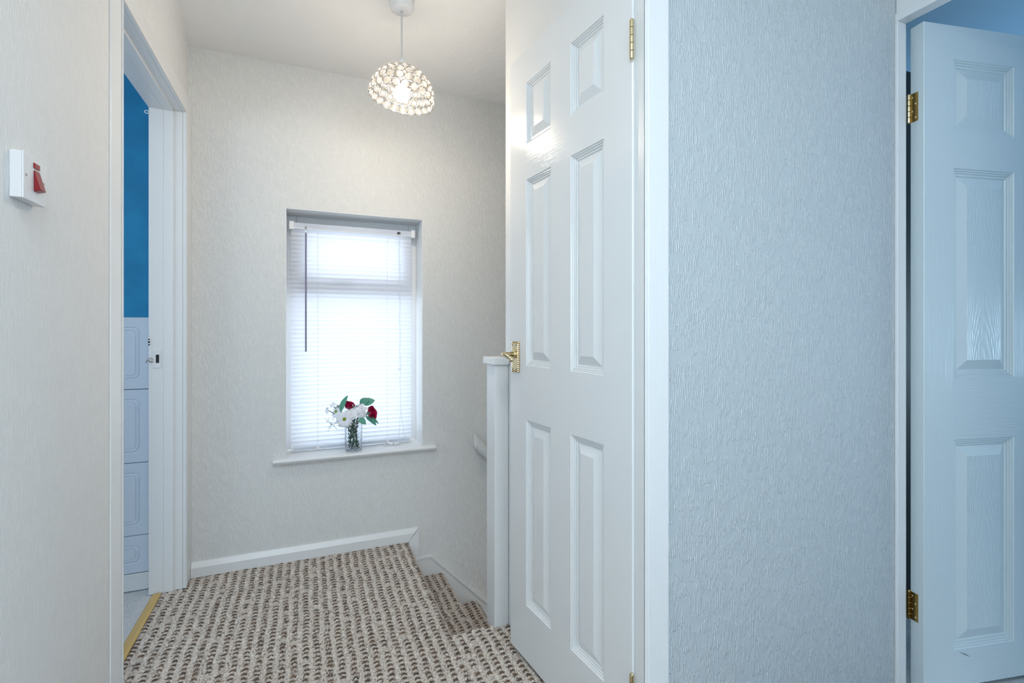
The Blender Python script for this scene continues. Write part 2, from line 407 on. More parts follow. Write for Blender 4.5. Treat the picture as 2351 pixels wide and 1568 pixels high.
# ------------------------------------------------------------------ bathroom door frame
t = root('trim_2', (XL, 2.05, 0), 0, 'white painted frame of the bathroom doorway on the left', 'door frame', None, 'structure')
CX = -0.470
MB().box(XL-0.116, XL, OY1, OY1+0.03, 0, OZ).build('jamb', 'gloss', t, bevel=0.002)
MB().box(XL-0.116, XL, OY0-0.03, OY0, 0, OZ).build('jamb', 'gloss', t, bevel=0.002)
MB().box(XL-0.116, XL, OY0-0.03, OY1+0.03, OZ, OZ+0.03).build('jamb', 'gloss', t, bevel=0.002)
for xa, xb in ((-0.5475, -0.513), (-0.5985, -0.5476)):
    MB().box(xa, xb, OY1-(0.006 if xb > -0.53 else 0.0052), OY1, 0, OZ).build('door_stop', 'gloss', t, bevel=0.0015)
    MB().box(xa, xb, OY0, OY0+0.006, 0, OZ).build('door_stop', 'gloss', t, bevel=0.0015)
    MB().box(xa, xb, OY0, OY1, OZ-(0.006 if xb > -0.53 else 0.0052), OZ).build('door_stop', 'gloss', t, bevel=0.0015)
def casing_v(y0, y1, inner_low):
    m = MB()
    lo, hi = (y0, y1)
    e = 0.006 if inner_low else -0.006
    poly = [(XL, lo), (CX, lo), (CX, hi), (XL, hi)] if inner_low else [(XL, lo), (XL+0.004, lo), (CX, lo+0.046), (CX, hi), (XL, hi)]
    m.prism(poly, 'z', 0, OZ+(0.077 if True else 0))
    bx = (lo, lo+0.008) if inner_low else (hi-0.008, hi)
    m.box(CX, CX+0.003, bx[0], bx[1], 0, OZ+0.004)
    return m
casing_v(OY1+0.002, YB-0.001, True).build('architrave', 'gloss', t, bevel=0.003)
casing_v(OY0-0.062, OY0-0.002, False).build('architrave', 'gloss', t, bevel=0.003)
m_ = MB().box(XL, CX, OY0-0.002, OY1+0.002, OZ, OZ+0.077); m_.box(CX, CX+0.003, OY0-0.004, OY1+0.006, OZ+0.001, OZ+0.009)
m_.build('architrave', 'gloss', t, bevel=0.003)
sp = MB().box(-0.584, -0.556, OY1-0.0075, OY1-0.006, 0.930, 1.000).build('strike_plate', 'plastic', t); sp['label'] = 'white painted strike plate with a dark latch hole'
MB().box(-0.573, -0.562, OY1-0.0082, OY1-0.0074, 0.950, 0.984).build('latch_hole', 'dark', sp)
m_ = MB().tube([(-0.583, OY1-0.008, 0.966), (-0.592, OY1-0.012, 0.972), (-0.600, OY1-0.016, 0.962), (-0.604, OY1-0.012, 0.952)], 0.0022, 6)
m_.tube([(-0.583, OY1-0.008, 0.956), (-0.594, OY1-0.010, 0.956), (-0.601, OY1-0.012, 0.966)], 0.0022, 6)
m_.build('latch_hook', 'chrome', t)['label'] = 'small chrome hook beside the strike plate'
for z in (1.025, 1.036, 1.047): MB().ball((-0.5965, OY1-0.007, z), 0.004 if z == 1.036 else 0.003, 8, 5).build('screw_hole', 'dark', t)
MB().torus(0.007, 0.0016, (-0.604, OY1-0.008, 1.975), 14, 6, axis=(0.2, -1, 0.3)).build('screw_eye', 'plastic', t)['label'] = 'small white screw eye near the top of the frame'
th = MB().prism([(-0.586, 0.0), (-0.580, 0.005), (-0.562, 0.007), (-0.553, 0.003), (-0.553, 0.0)], 'y', OY0-0.01, OY1-0.012).build('threshold_strip', 'strip_brass')
tag(th, 'brass threshold strip between the patterned carpet and the bathroom floor', 'threshold strip')

# ------------------------------------------------------------------ carpet
def sgn(p): return np.sign(p)
LIGHT = np.array(lin(226, 217, 208)[:3]); TAN = np.array(lin(210, 190, 172)[:3]); DARK = np.array(lin(92, 82, 75)[:3]); BROWN = np.array(lin(146, 120, 98)[:3])
PX, PY = 0.0180, 0.0112
def carpet(name, prof, y0, y1, s0=0.0, keep=None, parent=None, ds=0.0029, dy=0.0027):
    """loop pile swept along y; prof = list of (x, z) points walked with the pile on their left-hand (upper) side"""
    P = np.array(prof, float); seg = np.hypot(*(np.diff(P, axis=0).T)); cum = np.concatenate([[0], np.cumsum(seg)])
    ns = max(2, int(cum[-1]/ds)); ny = max(2, int((y1-y0)/dy))
    s = np.linspace(0, cum[-1], ns); yy = np.linspace(y0, y1, ny)
    X = np.interp(s, cum, P[:, 0]); Z = np.interp(s, cum, P[:, 1])
    tx, tz = np.gradient(X), np.gradient(Z); L = np.hypot(tx, tz)+1e-9; nx, nz = -tz/L, tx/L
    SS, YY = np.meshgrid(s+s0, yy, indexing='ij')
    wob = 0.0016*np.sin(YY*23+SS*5)+0.0014*np.sin(YY*61+1.3)
    U = (SS+wob)/PX; V = (YY+0.0025*np.sin(SS*31)+0.0012*np.sin(SS*90+YY*40))/PY
    i = np.floor(U).astype(int); j = np.floor(V).astype(int)
    def hsh(a, b, k): return ((np.sin(a*12.9898+b*78.233+k*37.719)*43758.5453) % 1.0)
    fu, fv = U-i, V-j
    hump = (np.sin(PI*fu)**0.45)*(np.sin(PI*fv)**0.6)
    r1, r2, r3 = hsh(i, j, 1), hsh(i, j, 2), hsh(i, j, 3)
    Uf = U+rng.normal(0, 0.10, SS.shape); Vf = V+rng.normal(0, 0.14, SS.shape)
    ci = np.floor(Uf).astype(int); ph = hsh(ci, 0*ci, 5)*0.5
    rowf = (Vf/2+ph+0.5*((ci//2) % 2)) % 1.0; rj = np.floor(Vf/2+ph+0.5*((ci//2) % 2)).astype(int)
    q1, q2 = hsh(ci, rj, 4), hsh(ci, rj, 6)
    dark = (ci % 2 == 0) & (rowf < 0.42+0.20*q1) & (q2 > 0.07)
    dark |= (rng.random(SS.shape) < 0.06)
    r3 = np.where(dark, q2, r3)
    H = (0.0058+0.0024*r2)*hump*np.where(dark, 0.85, 1.0)+rng.normal(0, 0.00035, SS.shape)
    Hx = X[:, None]+nx[:, None]*H; Hz = Z[:, None]+nz[:, None]*H
    co = np.stack([Hx, YY+rng.normal(0, 0.0003, SS.shape), Hz], -1).reshape(-1, 3)
    base = np.where(dark[..., None], DARK*(1-(r3*0.5)[..., None])+BROWN*(r3*0.5)[..., None], LIGHT*(1-(r3*0.35)[..., None])+TAN*(r3*0.35)[..., None])
    base = np.where((~dark & (i % 2 == 0))[..., None], base*0.88, base)
    shade = np.clip(rng.normal(1.0, 0.20, SS.shape), 0.4, 1.4)
    col = np.concatenate([np.clip(base*shade[..., None], 0, 1), np.ones(SS.shape+(1,))], -1).reshape(-1, 4)
    A = np.arange(ns*ny).reshape(ns, ny)
    q = np.stack([A[:-1, :-1], A[1:, :-1], A[1:, 1:], A[:-1, 1:]], -1).reshape(-1, 4)
    if keep is not None:
        c = co[q].mean(1); q = q[keep(c[:, 0], c[:, 1])]
    off = np.array(parent.location) if parent is not None else 0
    me = bpy.data.meshes.new(name); me.vertices.add(len(co)); me.vertices.foreach_set('co', (co-off).astype(np.float32).ravel())
    me.loops.add(len(q)*4); me.loops.foreach_set('vertex_index', q.ravel().astype(np.int32))
    me.polygons.add(len(q)); me.polygons.foreach_set('loop_start', np.arange(0, len(q)*4, 4, dtype=np.int32))
    me.polygons.foreach_set('use_smooth', np.ones(len(q), bool))
    at = me.color_attributes.new('yarn', 'FLOAT_COLOR', 'POINT'); at.data.foreach_set('color', col.astype(np.float32).ravel())
    me.materials.append(M['carpet']); me.update(); me.validate()
    o = bpy.data.objects.new(name, me); C.objects.link(o)
    if parent is not None: o.parent = parent
    return o
def nose(x, z, r, d=0.0):
    """rounded stair nosing ending at x, top at z, then down the riser d"""
    return [(x-r+r*math.sin(a), z-r+r*math.cos(a)) for a in [PI/2*k/6 for k in range(7)]]+[(x-0.004, z-r-0.012), (x-0.010, z-d)]
XA = -0.5535
land = [(XA, -0.004), (0.46-0.02, -0.004)]+nose(NX, -0.004, 0.020, STEP)
o1 = carpet('carpet', land, NY-0.003, YB-0.018, 0.0, lambda x, y: (x > XL+0.012) | (y < OY1-0.002))
# the near part of the landing, with its edge rolled over beside the stairwell
o2 = carpet('carpet', [(XA, -0.004), (0.80, -0.004)], -0.1, NY-0.003, 0.0, lambda x, y: (x > XL) | (y > OY0))
edge = MB()
for ob, lab in ((o1, 'beige and brown loop pile carpet on the landing up to the stair nosing'), (o2, 'beige and brown loop pile carpet nearest, in front of the glossy cupboard door')):
    tag(ob, lab, 'carpet', None, 'stuff')

st = root('staircase', (NX, 2.1, -STEP), 0, 'carpeted stairs going down to the right past the newel post', 'staircase')
for k in range(1, 10):
    z = -0.004-STEP*k; x0 = NX-0.012+STEP*(k-1)
    pr = [(x0, z), (x0+STEP-0.02, z)]+nose(x0+STEP+0.012, z, 0.02, STEP)
    so = carpet('step', pr, 1.70 if k == 1 else 1.762, YB-0.0215, 0.3*k, None, st, *((0.0029, 0.0027) if k < 4 else (0.009, 0.009)))
tag(MB().box(2.10, 2.3, 1.762, YB, -1.95, -1.70).build('floor_downstairs', 'bath_floor'), 'downstairs floor at the foot of the stairs', 'floor', None, 'structure')
# turned edge of the landing carpet along the stairwell (y direction nosing)
def edge_strip():
    ns_ = 70; prof_ = [(NY-0.004+0.016*math.sin(a), -0.020+0.016*math.cos(a)) for a in [PI/2*k/5 for k in range(6)]]+[(NY+0.010, -0.05), (NY+0.006, -0.20)]
    xs = np.linspace(NX-0.012, 0.70, ns_); mb = MB(); v = []
    for p in prof_:
        for x in xs: v.append((x, p[0]+random.uniform(-.001, .001), p[1]+0.0015*math.sin(x/PX*PI)))
    f = [(i*ns_+j, i*ns_+j+1, (i+1)*ns_+j+1, (i+1)*ns_+j) for i in range(len(prof_)-1) for j in range(ns_-1)]
    f = [tuple(reversed(q)) for q in f]
    ob = mb.add(v, f).build('carpet_edge', 'carpet', st, smooth=True)
    me = ob.data; at = me.color_attributes.new('yarn', 'FLOAT_COLOR', 'POINT')
    cols = []
    for p in prof_:
        for x in xs:
            c = DARK if (int(x/PX) % 2 == 0 and random.random() < 0.5) else LIGHT*0.85
            cols += [*(c*random.uniform(0.8, 1.1)), 1]
    at.data.foreach_set('color', cols)
    return ob
edge_strip()

# ------------------------------------------------------------------ skirting, stair string
T = 0.018
g = MB()
g.prism([(CX+0.001, 0.0), (NX+0.003, 0.0), (0.510, 0.042), (CX+0.001, 0.042)], 'y', YB-T, YB)
g.add([(CX+0.001, YB-T, 0.042), (0.510, YB-T, 0.042), (0.531, YB-0.006, 0.064), (CX+0.001, YB-0.006, 0.064), (CX+0.001, YB, 0.042), (0.510, YB, 0.042), (0.531, YB, 0.064), (CX+0.001, YB, 0.064)],
      [(0, 1, 2, 3), (4, 7, 6, 5), (3, 2, 6, 7), (0, 3, 7, 4), (1, 5, 6, 2)])
struct(g, 'baseboard_back', 'gloss', 'white bevelled skirting board under the window wall', 'skirting board')
g = MB().prism([(NX+0.0045, 0.0), (0.531, 0.062), (0.531, -0.088), (NX+0.0045, -0.088)], 'y', YB-T+0.001, YB)
struct(g, 'trim_3', 'gloss', 'mitred white end piece dropping from the skirting board to the stairs', 'skirting board')
g = MB().prism([(NX+0.004, -0.0895), (0.595, -0.085), (1.9, -1.40), (1.9, -2.1), (NX+0.004, -0.60)], 'y', YB-0.022, YB)
g.prism([(NX+0.004, -0.0895), (0.597, -0.085), (1.9, -1.398), (1.9, -1.412), (0.592, -0.098), (NX+0.004, -0.100)], 'y', YB-0.026, YB-0.022)
struct(g, 'trim_4', 'gloss', 'sloping white stair string board along the back wall', 'stair string', bevel=0.002)

# ------------------------------------------------------------------ newel post, handrail
nw = root('newel_post', (0.671, 1.716, 0), 0, 'square white newel post with a flat cap at the top of the stairs', 'newel post')
MB().box(0.631, 0.685, 1.672, 1.758, -0.02, 0.958).build('post', 'gloss', nw, bevel=0.002)
MB().box(0.619, 0.685, 1.660, 1.770, 0.958, 0.985).build('cap', 'gloss', nw, bevel=0.004)
hr = root('handrail', (0.822, 2.47, 0.496), 0, 'round white handrail sloping down the back wall behind the newel post', 'handrail')
R_ = 0.027; v = []; n = 20
for xx in (0.822, 2.1):
    for j in range(n):
        a = 2*PI*j/n; v.append((xx, 2.470+R_*math.cos(a), 0.496-(xx-0.822)+R_*1.41*math.sin(a)))
MB().add(v, [(j, j+n, (j+1) % n+n, (j+1) % n) for j in range(n)]+[tuple(range(n)), tuple(range(2*n-1, n-1, -1))]).build('rail', 'gloss', hr, bevel=0.0015)
for xx in (1.0, 1.8):
    zz = 0.496-(xx-0.822)-0.035
    MB().tube([(xx, 2.47, zz), (xx, 2.49, zz-0.03), (xx, YB, zz-0.03)], 0.006, 8).build('bracket', 'plastic', hr)

# ------------------------------------------------------------------ window, sill
wn = root('window_1', ((WX0+WX1)/2, YB+0.2, WZ0), 0, 'white framed window with a top light behind the venetian blind', 'window', None, 'structure')
FY0, FY1 = YB+0.165, YB+0.225
m_ = MB().box(WX0, WX0+0.045, FY0, FY1, WZ0, WZ1).box(WX1-0.045, WX1, FY0, FY1, WZ0, WZ1)
m_.box(WX0+0.045, WX1-0.045, FY0, FY1, WZ1-0.05, WZ1).box(WX0+0.045, WX1-0.045, FY0, FY1, WZ0, WZ0+0.05)
m_.build('window_frame', 'upvc', wn, bevel=0.004)
MB().box(WX0+0.045, WX1-0.045, FY0-0.026, FY1, 1.258, 1.312).build('transom', 'upvc', wn, bevel=0.004)
m_ = MB().box(WX0+0.045, WX0+0.085, FY0-0.030, FY1-0.01, 1.312, WZ1-0.05).box(WX1-0.085, WX1-0.045, FY0-0.030, FY1-0.01, 1.312, WZ1-0.05)
m_.box(WX0+0.085, WX1-0.085, FY0-0.030, FY1-0.01, 1.312, 1.352).box(WX0+0.085, WX1-0.085, FY0-0.030, FY1-0.01, WZ1-0.088, WZ1-0.05)
m_.build('sash', 'upvc', wn, bevel=0.004)
MB().box(WX0+0.085, WX1-0.085, FY0+0.02, FY0+0.024, 1.352, WZ1-0.088).build('pane', 'pane', wn)
MB().box(WX0+0.045, WX1-0.045, FY0+0.03, FY0+0.034, WZ0+0.05, 1.262).build('pane', 'pane', wn)
m_ = MB().box(0.190, 0.214, FY0-0.034, FY0-0.030, 1.326, 1.350).tube([(0.204, FY0-0.031, 1.340), (0.204, FY0-0.038, 1.342), (0.18, FY0-0.040, 1.342), (0.112, FY0-0.040, 1.337)], [0.007, 0.006, 0.0055, 0.0055], 8)
m_.build('window_handle', mat('grey_handle', (0.45, 0.45, 0.48), 0.35), wn)
ws = MB()
pf = [(YB-0.030, WZ0-0.018), (YB-0.036, WZ0-0.010), (YB-0.034, WZ0-0.003), (YB-0.028, WZ0), (YB, WZ0), (YB, WZ0-0.022), (YB-0.026, WZ0-0.022)]
ws.prism(pf, 'x', -0.146, 0.618)
ws.box(WX0+0.001, WX1-0.001, YB, FY0, WZ0-0.022, WZ0)
ws.build('window_sill', 'gloss', wn)['label'] = 'white wooden sill with a rounded nosing'

# ------------------------------------------------------------------ venetian blind
bl = root('venetian_blind', (0.22, YB+0.11, WZ0), 0, 'white venetian blind with closed slats filling the small window', 'blind')
BY = YB+0.11; BX0, BX1 = -0.074, 0.516
MB().prism([(BY-0.014, 1.587), (BY-0.014, 1.612), (BY+0.014, 1.612), (BY+0.014, 1.587), (BY-0.010, 1.583)], 'x', BX0-0.002, BX1+0.006).build('headrail', 'plastic_shaded', bl, bevel=0.001)
MB().box(BX0, BX1, BY-0.015, BY-0.012, 1.5825, 1.5875).build('headrail_lip', 'plastic', bl)
for xx in (BX0-0.008, BX1-0.004):
    MB().box(xx, xx+0.022, BY-0.018, BY+0.018, 1.578, 1.618).build('bracket', 'plastic', bl, bevel=0.002)
def slat_mesh():
    mb = MB(); wd, cr, k = 0.025, 0.0022, 4; v = []
    tl = math.radians(-70)
    for xx in (BX0, BX1):
        for i in range(k+1):
            s_ = (i/k-0.5)*wd; b_ = cr*(1-(2*i/k-1)**2)
            yl, zl = s_, -b_                        # flat slat, crown up; tilt the room edge down
            v.append((xx, yl*math.cos(tl)-zl*math.sin(tl), yl*math.sin(tl)+zl*math.cos(tl)))
    f = [(i, i+1, i+1+k+1, i+k+1) for i in range(k)]
    return mb.add(v, f)
NSL, Z0S, Z1S = 50, 0.524, 1.573
so = None
for i in range(NSL):
    z = Z0S+(Z1S-Z0S)*i/(NSL-1)
    if so is None:
        so = slat_mesh().build('slat', 'slat', bl, smooth=True, world=False); o = so
    else:
        o = so.copy(); C.objects.link(o); o.parent = bl
    o.location = (-bl.location.x, 0.0, z-bl.location.z)
m_ = MB().box(BX0, BX1, BY-0.013, BY+0.013, 0.492, 0.507); br = m_.build('bottom_rail', 'plastic_shaded', bl, bevel=0.003)
for xx in (BX0+0.0, BX1-0.012): MB().box(xx, xx+0.012, BY-0.015, BY+0.015, 0.490, 0.509).build('end_cap', 'plastic', br, bevel=0.002)
for xx in (0.049, 0.388):
    m_ = MB().tube([(xx, BY-0.0145, 1.584), (xx, BY-0.0145, 0.50)], 0.0006, 5)
    for i in range(NSL): m_.ball((xx+0.0008, BY-0.0150, Z0S+(Z1S-Z0S)*i/(NSL-1)-0.011), 0.0017, 5, 4)
    m_.build('ladder_cord', 'slat', bl)
    MB().box(xx-0.007, xx+0.007, BY-0.0155, BY-0.012, 0.488, 0.506).build('cord_clip', 'plastic', br, bevel=0.002)
wd_ = MB().tube([(-0.006, BY-0.030, 1.562), (-0.006, BY-0.030, 0.978)], 0.0048, 6).build('tilt_wand', 'wand', bl)
MB().torus(0.005, 0.0012, (-0.006, BY-0.0165, 1.590), 12, 5, axis=(0, 1, 0)).tube([(-0.006, BY-0.018, 1.588), (-0.006, BY-0.030, 1.575), (-0.006, BY-0.030, 1.56)], 0.0014, 6).build('wand_hook', 'chrome', wd_)
lk = MB().box(0.440, 0.456, BY-0.0158, BY-0.013, 1.590, 1.602).build('cord_lock', 'dark', bl)
cp = []
def wig(x0, x1, z0, z1, y, n=16, a=0.002):
    return [(x0+(x1-x0)*i/n+a*math.sin(i*1.7), y, z0+(z1-z0)*i/n) for i in range(n+1)]
m_ = MB().tube(wig(0.446, 0.450, 1.592, 0.88, BY-0.028), 0.0009, 5).tube(wig(0.450, 0.455, 1.592, 0.88, BY-0.029), 0.0009, 5)
m_.torus(0.006, 0.0011, (0.448, BY-0.029, 0.875), 12, 5, axis=(0, 1, 0))
m_.tube(wig(0.452, 0.456, 0.88, 0.66, BY-0.028, 8), 0.0010, 5)
m_.tube(wig(0.456, 0.444, 0.66, 0.505, BY-0.030, 8, 0.001)+[(0.438, BY-0.05, 0.492), (0.425, BY-0.065, 0.487)], 0.0009, 5)
m_.tube(wig(0.456, 0.476, 0.66, 0.515, BY-0.030, 8, 0.001)+[(0.468, BY-0.045, 0.494), (0.455, BY-0.06, 0.487)], 0.0009, 5)
lc = m_.build('lift_cord', 'slat', bl)
pts = [(0.36+0.10*random.random(), BY-0.030-0.032*random.random(), WZ0+0.002+0.005*random.random()) for i in range(34)]
pts.sort(key=lambda p: p[0]+random.uniform(-0.035, 0.035))
m_ = MB().tube(pts, 0.0011, 5)
m_.tube([(0.455, BY-0.045, 0.487), (0.50, BY-0.040, 0.487)], 0.0010, 5).torus(0.011, 0.0011, (0.372, BY-0.052, 0.486), 14, 5).torus(0.009, 0.0011, (0.43, BY-0.058, 0.486), 14, 5)
m_.build('cord_tangle', 'cord', bl)['label'] = 'tangled end of the white lift cord lying on the sill'
m_ = MB().tube([(0.388, BY-0.028, 0.496), (0.402, BY-0.036, 0.491), (0.412, BY-0.046, 0.488)], [0.008, 0.006, 0.005], 8).tube([(0.418, BY-0.05, 0.489), (0.442, BY-0.045, 0.490)], [0.006, 0.004], 8)
m_.build('cord_toggle', 'plastic', bl)

# ------------------------------------------------------------------ panelled doors
def door_leaf(parent, W, H, th, z0, cols, rows, mats, bev=0.0015):
    xs = sorted({0.0, W, *[q for c in cols for q in c]}); zz = sorted({z0, z0+H, *[q for r in rows for q in r]})
    mb = MB()
    def hole(a, b, c, d): return any(abs(a-p[0]) < 1e-6 and abs(b-p[1]) < 1e-6 for p in cols) and any(abs(c-r[0]) < 1e-6 and abs(d-r[1]) < 1e-6 for r in rows)
    b = bev
    for i in range(len(xs)-1):
        for j in range(len(zz)-1):
            if hole(xs[i], xs[i+1], zz[j], zz[j+1]): continue
            stile = any(abs(xs[i]-q) < 1e-6 for q in (0.0, cols[-1][1])) or (j in (1, 3, 5) and False)
            mid = abs(xs[i]-cols[0][1]) < 1e-6 and any(abs(zz[j]-r[0]) < 1e-6 for r in rows)
            x0_ = xs[i]+(b if i == 0 else 0); x1_ = xs[i+1]-(b if i == len(xs)-2 else 0)
            c0_ = zz[j]+(b if j == 0 else 0); c1_ = zz[j+1]-(b if j == len(zz)-2 else 0)
            mb.add([(x0_, 0, c0_), (x1_, 0, c0_), (x1_, 0, c1_), (x0_, 0, c1_)], [(0, 1, 2, 3)], 0 if (stile or mid) else 1)
    z1 = z0+H
    ring0 = [(b, 0, z0+b), (W-b, 0, z0+b), (W-b, 0, z1-b), (b, 0, z1-b)]
    ring1 = [(0, b, z0), (W, b, z0), (W, b, z1), (0, b, z1)]
    ring2 = [(0, th, z0), (W, th, z0), (W, th, z1), (0, th, z1)]
    mb.add(ring0+ring1, [(k, 4+k, 4+(k+1) % 4, (k+1) % 4) for k in range(4)], 0)
    mb.add(ring1+ring2, [(k, 4+k, 4+(k+1) % 4, (k+1) % 4) for k in range(4)], 0)
    mb.add(ring2, [(3, 2, 1, 0)], 0)
    leaf = mb.build('door_leaf', [mats[0], mats[1]], parent, world=False)
    prof = [(0, 0), (0.002, 0.0035), (0.006, 0.0030), (0.0075, 0.0065), (0.012, 0.0060), (0.0135, 0.0095), (0.0195, 0.0092), (0.0215, 0.0125), (0.0235, 0.0125), (0.050, 0.0030), (0.0525, 0.0022)]
    for c in cols:
        for r in rows:
            cx, cz = (c[0]+c[1])/2, (r[0]+r[1])/2; hw, hh = (c[1]-c[0])/2, (r[1]-r[0])/2; k = min(1.0, hw/0.085)
            v = []
            for ins, d in prof:
                ii = ins*k; v += [(-hw+ii, d, -hh+ii), (hw-ii, d, -hh+ii), (hw-ii, d, hh-ii), (-hw+ii, d, hh-ii)]
            n_ = len(prof)
            f = [(q*4+e, q*4+(e+1) % 4, (q+1)*4+(e+1) % 4, (q+1)*4+e) for q in range(n_-1) for e in range(4)]
            pm = MB().add(v, f, 0); pm.add(v[-4:], [(0, 1, 2, 3)], 1)
            po = pm.build('panel', [mats[3], mats[2]], leaf, world=False); po.location = (cx, 0, cz)
    return leaf

A2 = -math.radians(84.2)
d2 = root('door_1', (0.642, 1.549, 0), A2, 'glossy white six panel cupboard door standing slightly ajar behind the newel post', 'door', None, 'structure')
lf = door_leaf(d2, 0.603, 1.976, 0.035, 0.017, [(0.108, 0.253), (0.354, 0.498)], [(0.197, 0.796), (0.972, 1.572), (1.685, 1.885)], ('gloss_v', 'gloss_h', 'gloss_a', 'gloss_d'))
# brass lever handle on its back plate
hd = MB().box(0.016, 0.064, -0.0035, 0.0, 0.945, 1.047).build('handle', 'old_brass', d2, bevel=0.0015, world=False); hd['label'] = 'polished brass lever handle on a beaded back plate'
m_ = MB().box(0.021, 0.059, -0.0062, -0.0035, 0.950, 1.042); m_.build('back_plate', 'brass', hd, bevel=0.002, world=False)
m_ = MB()
for q in range(16):
    m_.ball((0.0185, -0.004, 0.949+0.0063*q), 0.0022, 6, 4); m_.ball((0.0615, -0.004, 0.949+0.0063*q), 0.0022, 6, 4)
m_.build('beading', 'brass', hd, world=False)
m_ = MB().tube([(0.040, -0.005, 1.005), (0.040, -0.012, 1.005)], 0.013, 14).tube([(0.040, -0.010, 1.005), (0.040, -0.030, 1.006), (0.041, -0.046, 1.006), (0.050, -0.054, 1.007), (0.066, -0.055, 1.005), (0.085, -0.053, 0.999), (0.098, -0.050, 0.995)], [0.008, 0.007, 0.0085, 0.009, 0.0085, 0.0065, 0.006], 10)
m_.ball((0.101, -0.050, 0.992), 0.0088, 10, 6)
m_.build('lever', 'brass', hd, smooth=True, world=False)
for px in (0.027, 0.053):
    for pz in (0.955, 0.962+0.074):
        MB().ball((px, -0.0064, pz), 0.0026, 8, 4, sc=(1, 0.4, 1)).build('screw', 'dark', hd, world=False)
def hinge(parent, x, y, z0, z1, plate=None, name='hinge', m='brass'):
    hb = MB(); n = 5; L = (z1-z0)/n
    for i in range(n): hb.lathe([(0.0, z0+i*L+0.0006), (0.0052, z0+i*L+0.0006), (0.0056, z0+i*L+0.0014), (0.0056, z0+(i+1)*L-0.0014), (0.0052, z0+(i+1)*L-0.0006), (0, z0+(i+1)*L-0.0006)], (x, y, 0), 12)
    hb.lathe([(0, z0-0.003), (0.003, z0-0.002), (0.004, z0), (0.0, z0)], (x, y, 0), 10); hb.lathe([(0, z1), (0.004, z1), (0.003, z1+0.002), (0, z1+0.003)], (x, y, 0), 10)
    h = hb.build(name, m, parent, world=False)
    if plate:
        MB().box(*plate, z0, z1).build('hinge_plate', 'old_brass', h, world=False)
        for q in range(4):
            MB().ball((plate[0]-0.0002, (plate[2]+plate[3])/2+(0.006 if q % 2 else -0.004), z0+(z1-z0)*(0.14+0.24*q)), 0.0034, 8, 4, sc=(0.4, 1, 1)).build('screw', 'brass', h, world=False)
    return h
hinge(d2, 0.605, -0.004, 1.720, 1.812); hinge(d2, 0.605, -0.004, 0.196, 0.284)

t5 = root('trim_5', (0.74, 0.92, 0), 0, 'white painted frame post between the cupboard door and the wallpapered wall', 'door frame', None, 'structure')
MB().box(0.709, 0.765, 0.904+0.006, 0.949, 0, ZC).build('jamb', 'gloss', t5, bevel=0.002)
MB().prism([(0.709, 0.912), (0.714, 0.904), (0.768, 0.902), (0.774, 0.906), (0.774, 0.915), (0.709, 0.915)], 'z', 0, ZC).build('architrave', 'gloss', t5, bevel=0.0015)
MB().box(0.690, 0.74, 1.556, 1.60, 0, 2.0).build('jamb', 'gloss', t5, bevel=0.002)

d3 = root('door_2', (1.6818, 0.8648, 0), -math.radians(11.8), 'white six panel bedroom door standing open at the right edge', 'door', None, 'structure')
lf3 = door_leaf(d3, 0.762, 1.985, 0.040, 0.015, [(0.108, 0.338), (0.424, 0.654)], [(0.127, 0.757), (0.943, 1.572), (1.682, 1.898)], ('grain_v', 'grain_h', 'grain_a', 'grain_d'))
hinge(d3, -0.004, 0.043, 1.714, 1.800, (-0.0012, 0.0002, 0.017, 0.041)); hinge(d3, -0.004, 0.043, 0.211, 0.295, (-0.0012, 0.0002, 0.017, 0.041), m='old_brass')
sc_ = MB().tube([(0.130, -0.0006, 0.118), (0.150, -0.0008, 0.110), (0.167, -0.0006, 0.101)], [0.0004, 0.0014, 0.0004], 5).build('scratch', mat('grey_scuff', (0.10, 0.15, 0.18), 0.8), lf3, world=False); sc_['label'] = 'thin dark scuff below the lowest panel'

t6 = root('trim_6', (XR, 0.5, 0), 0, 'white painted frame of the right bedroom doorway', 'door frame', None, 'structure')
MB().box(XR-0.010, XR+0.030, YF-0.0095, YF-0.0005, 0, 2.012).build('jamb', 'gloss', t6, bevel=0.0015)
MB().box(XR-0.010, XR+0.030, 0.13, YF-0.0005, 2.012, 2.036).build('jamb', 'gloss', t6, bevel=0.0015)
MB().box(XR-0.010, XR+0.030, 0.13, 0.145, 0, 2.012).build('jamb', 'gloss', t6, bevel=0.0015)
MB().box(XR-0.004, XR, 0.06, YF-0.001, 2.0365, 2.11).build('architrave', 'gloss', t6, bevel=0.001)

# ------------------------------------------------------------------ switch
sw = root('cooker_switch', (XL, 1.17, 1.365), 0, 'square white surface mounted switch with a red rocker on the left wall', 'switch')
SY0, SY1, SZ0, SZ1, SX = 1.131, 1.2125, 1.3225, 1.4055, -0.4625
MB().box(XL, SX-0.003, SY0, SY1, SZ0, SZ1).build('back_box', 'plastic', sw, bevel=0.0015)
MB().box(SX-0.003, SX, SY0-0.0005, SY1+0.0005, SZ0-0.0005, SZ1+0.0005).build('face_plate', 'plastic', sw, bevel=0.002)
cy, cz = (SY0+SY1)/2+0.002, (SZ0+SZ1)/2
MB().prism([(SX, cz+0.017), (SX+0.002, cz+0.017), (SX+0.0115, cz-0.019), (SX, cz-0.022)], 'y', cy-0.008, cy+0.010).build('rocker', 'red', sw, bevel=0.001)
MB().box(SX, SX+0.0022, cy-0.009, cy+0.011, cz+0.0205, cz+0.0305).build('indicator', 'neon', sw, bevel=0.001)
for yy in (SY0+0.009, SY1-0.009): MB().ball((SX, yy, cz+0.001), 0.0028, 10, 5, sc=(0.4, 1, 1)).build('screw', 'chrome', sw)

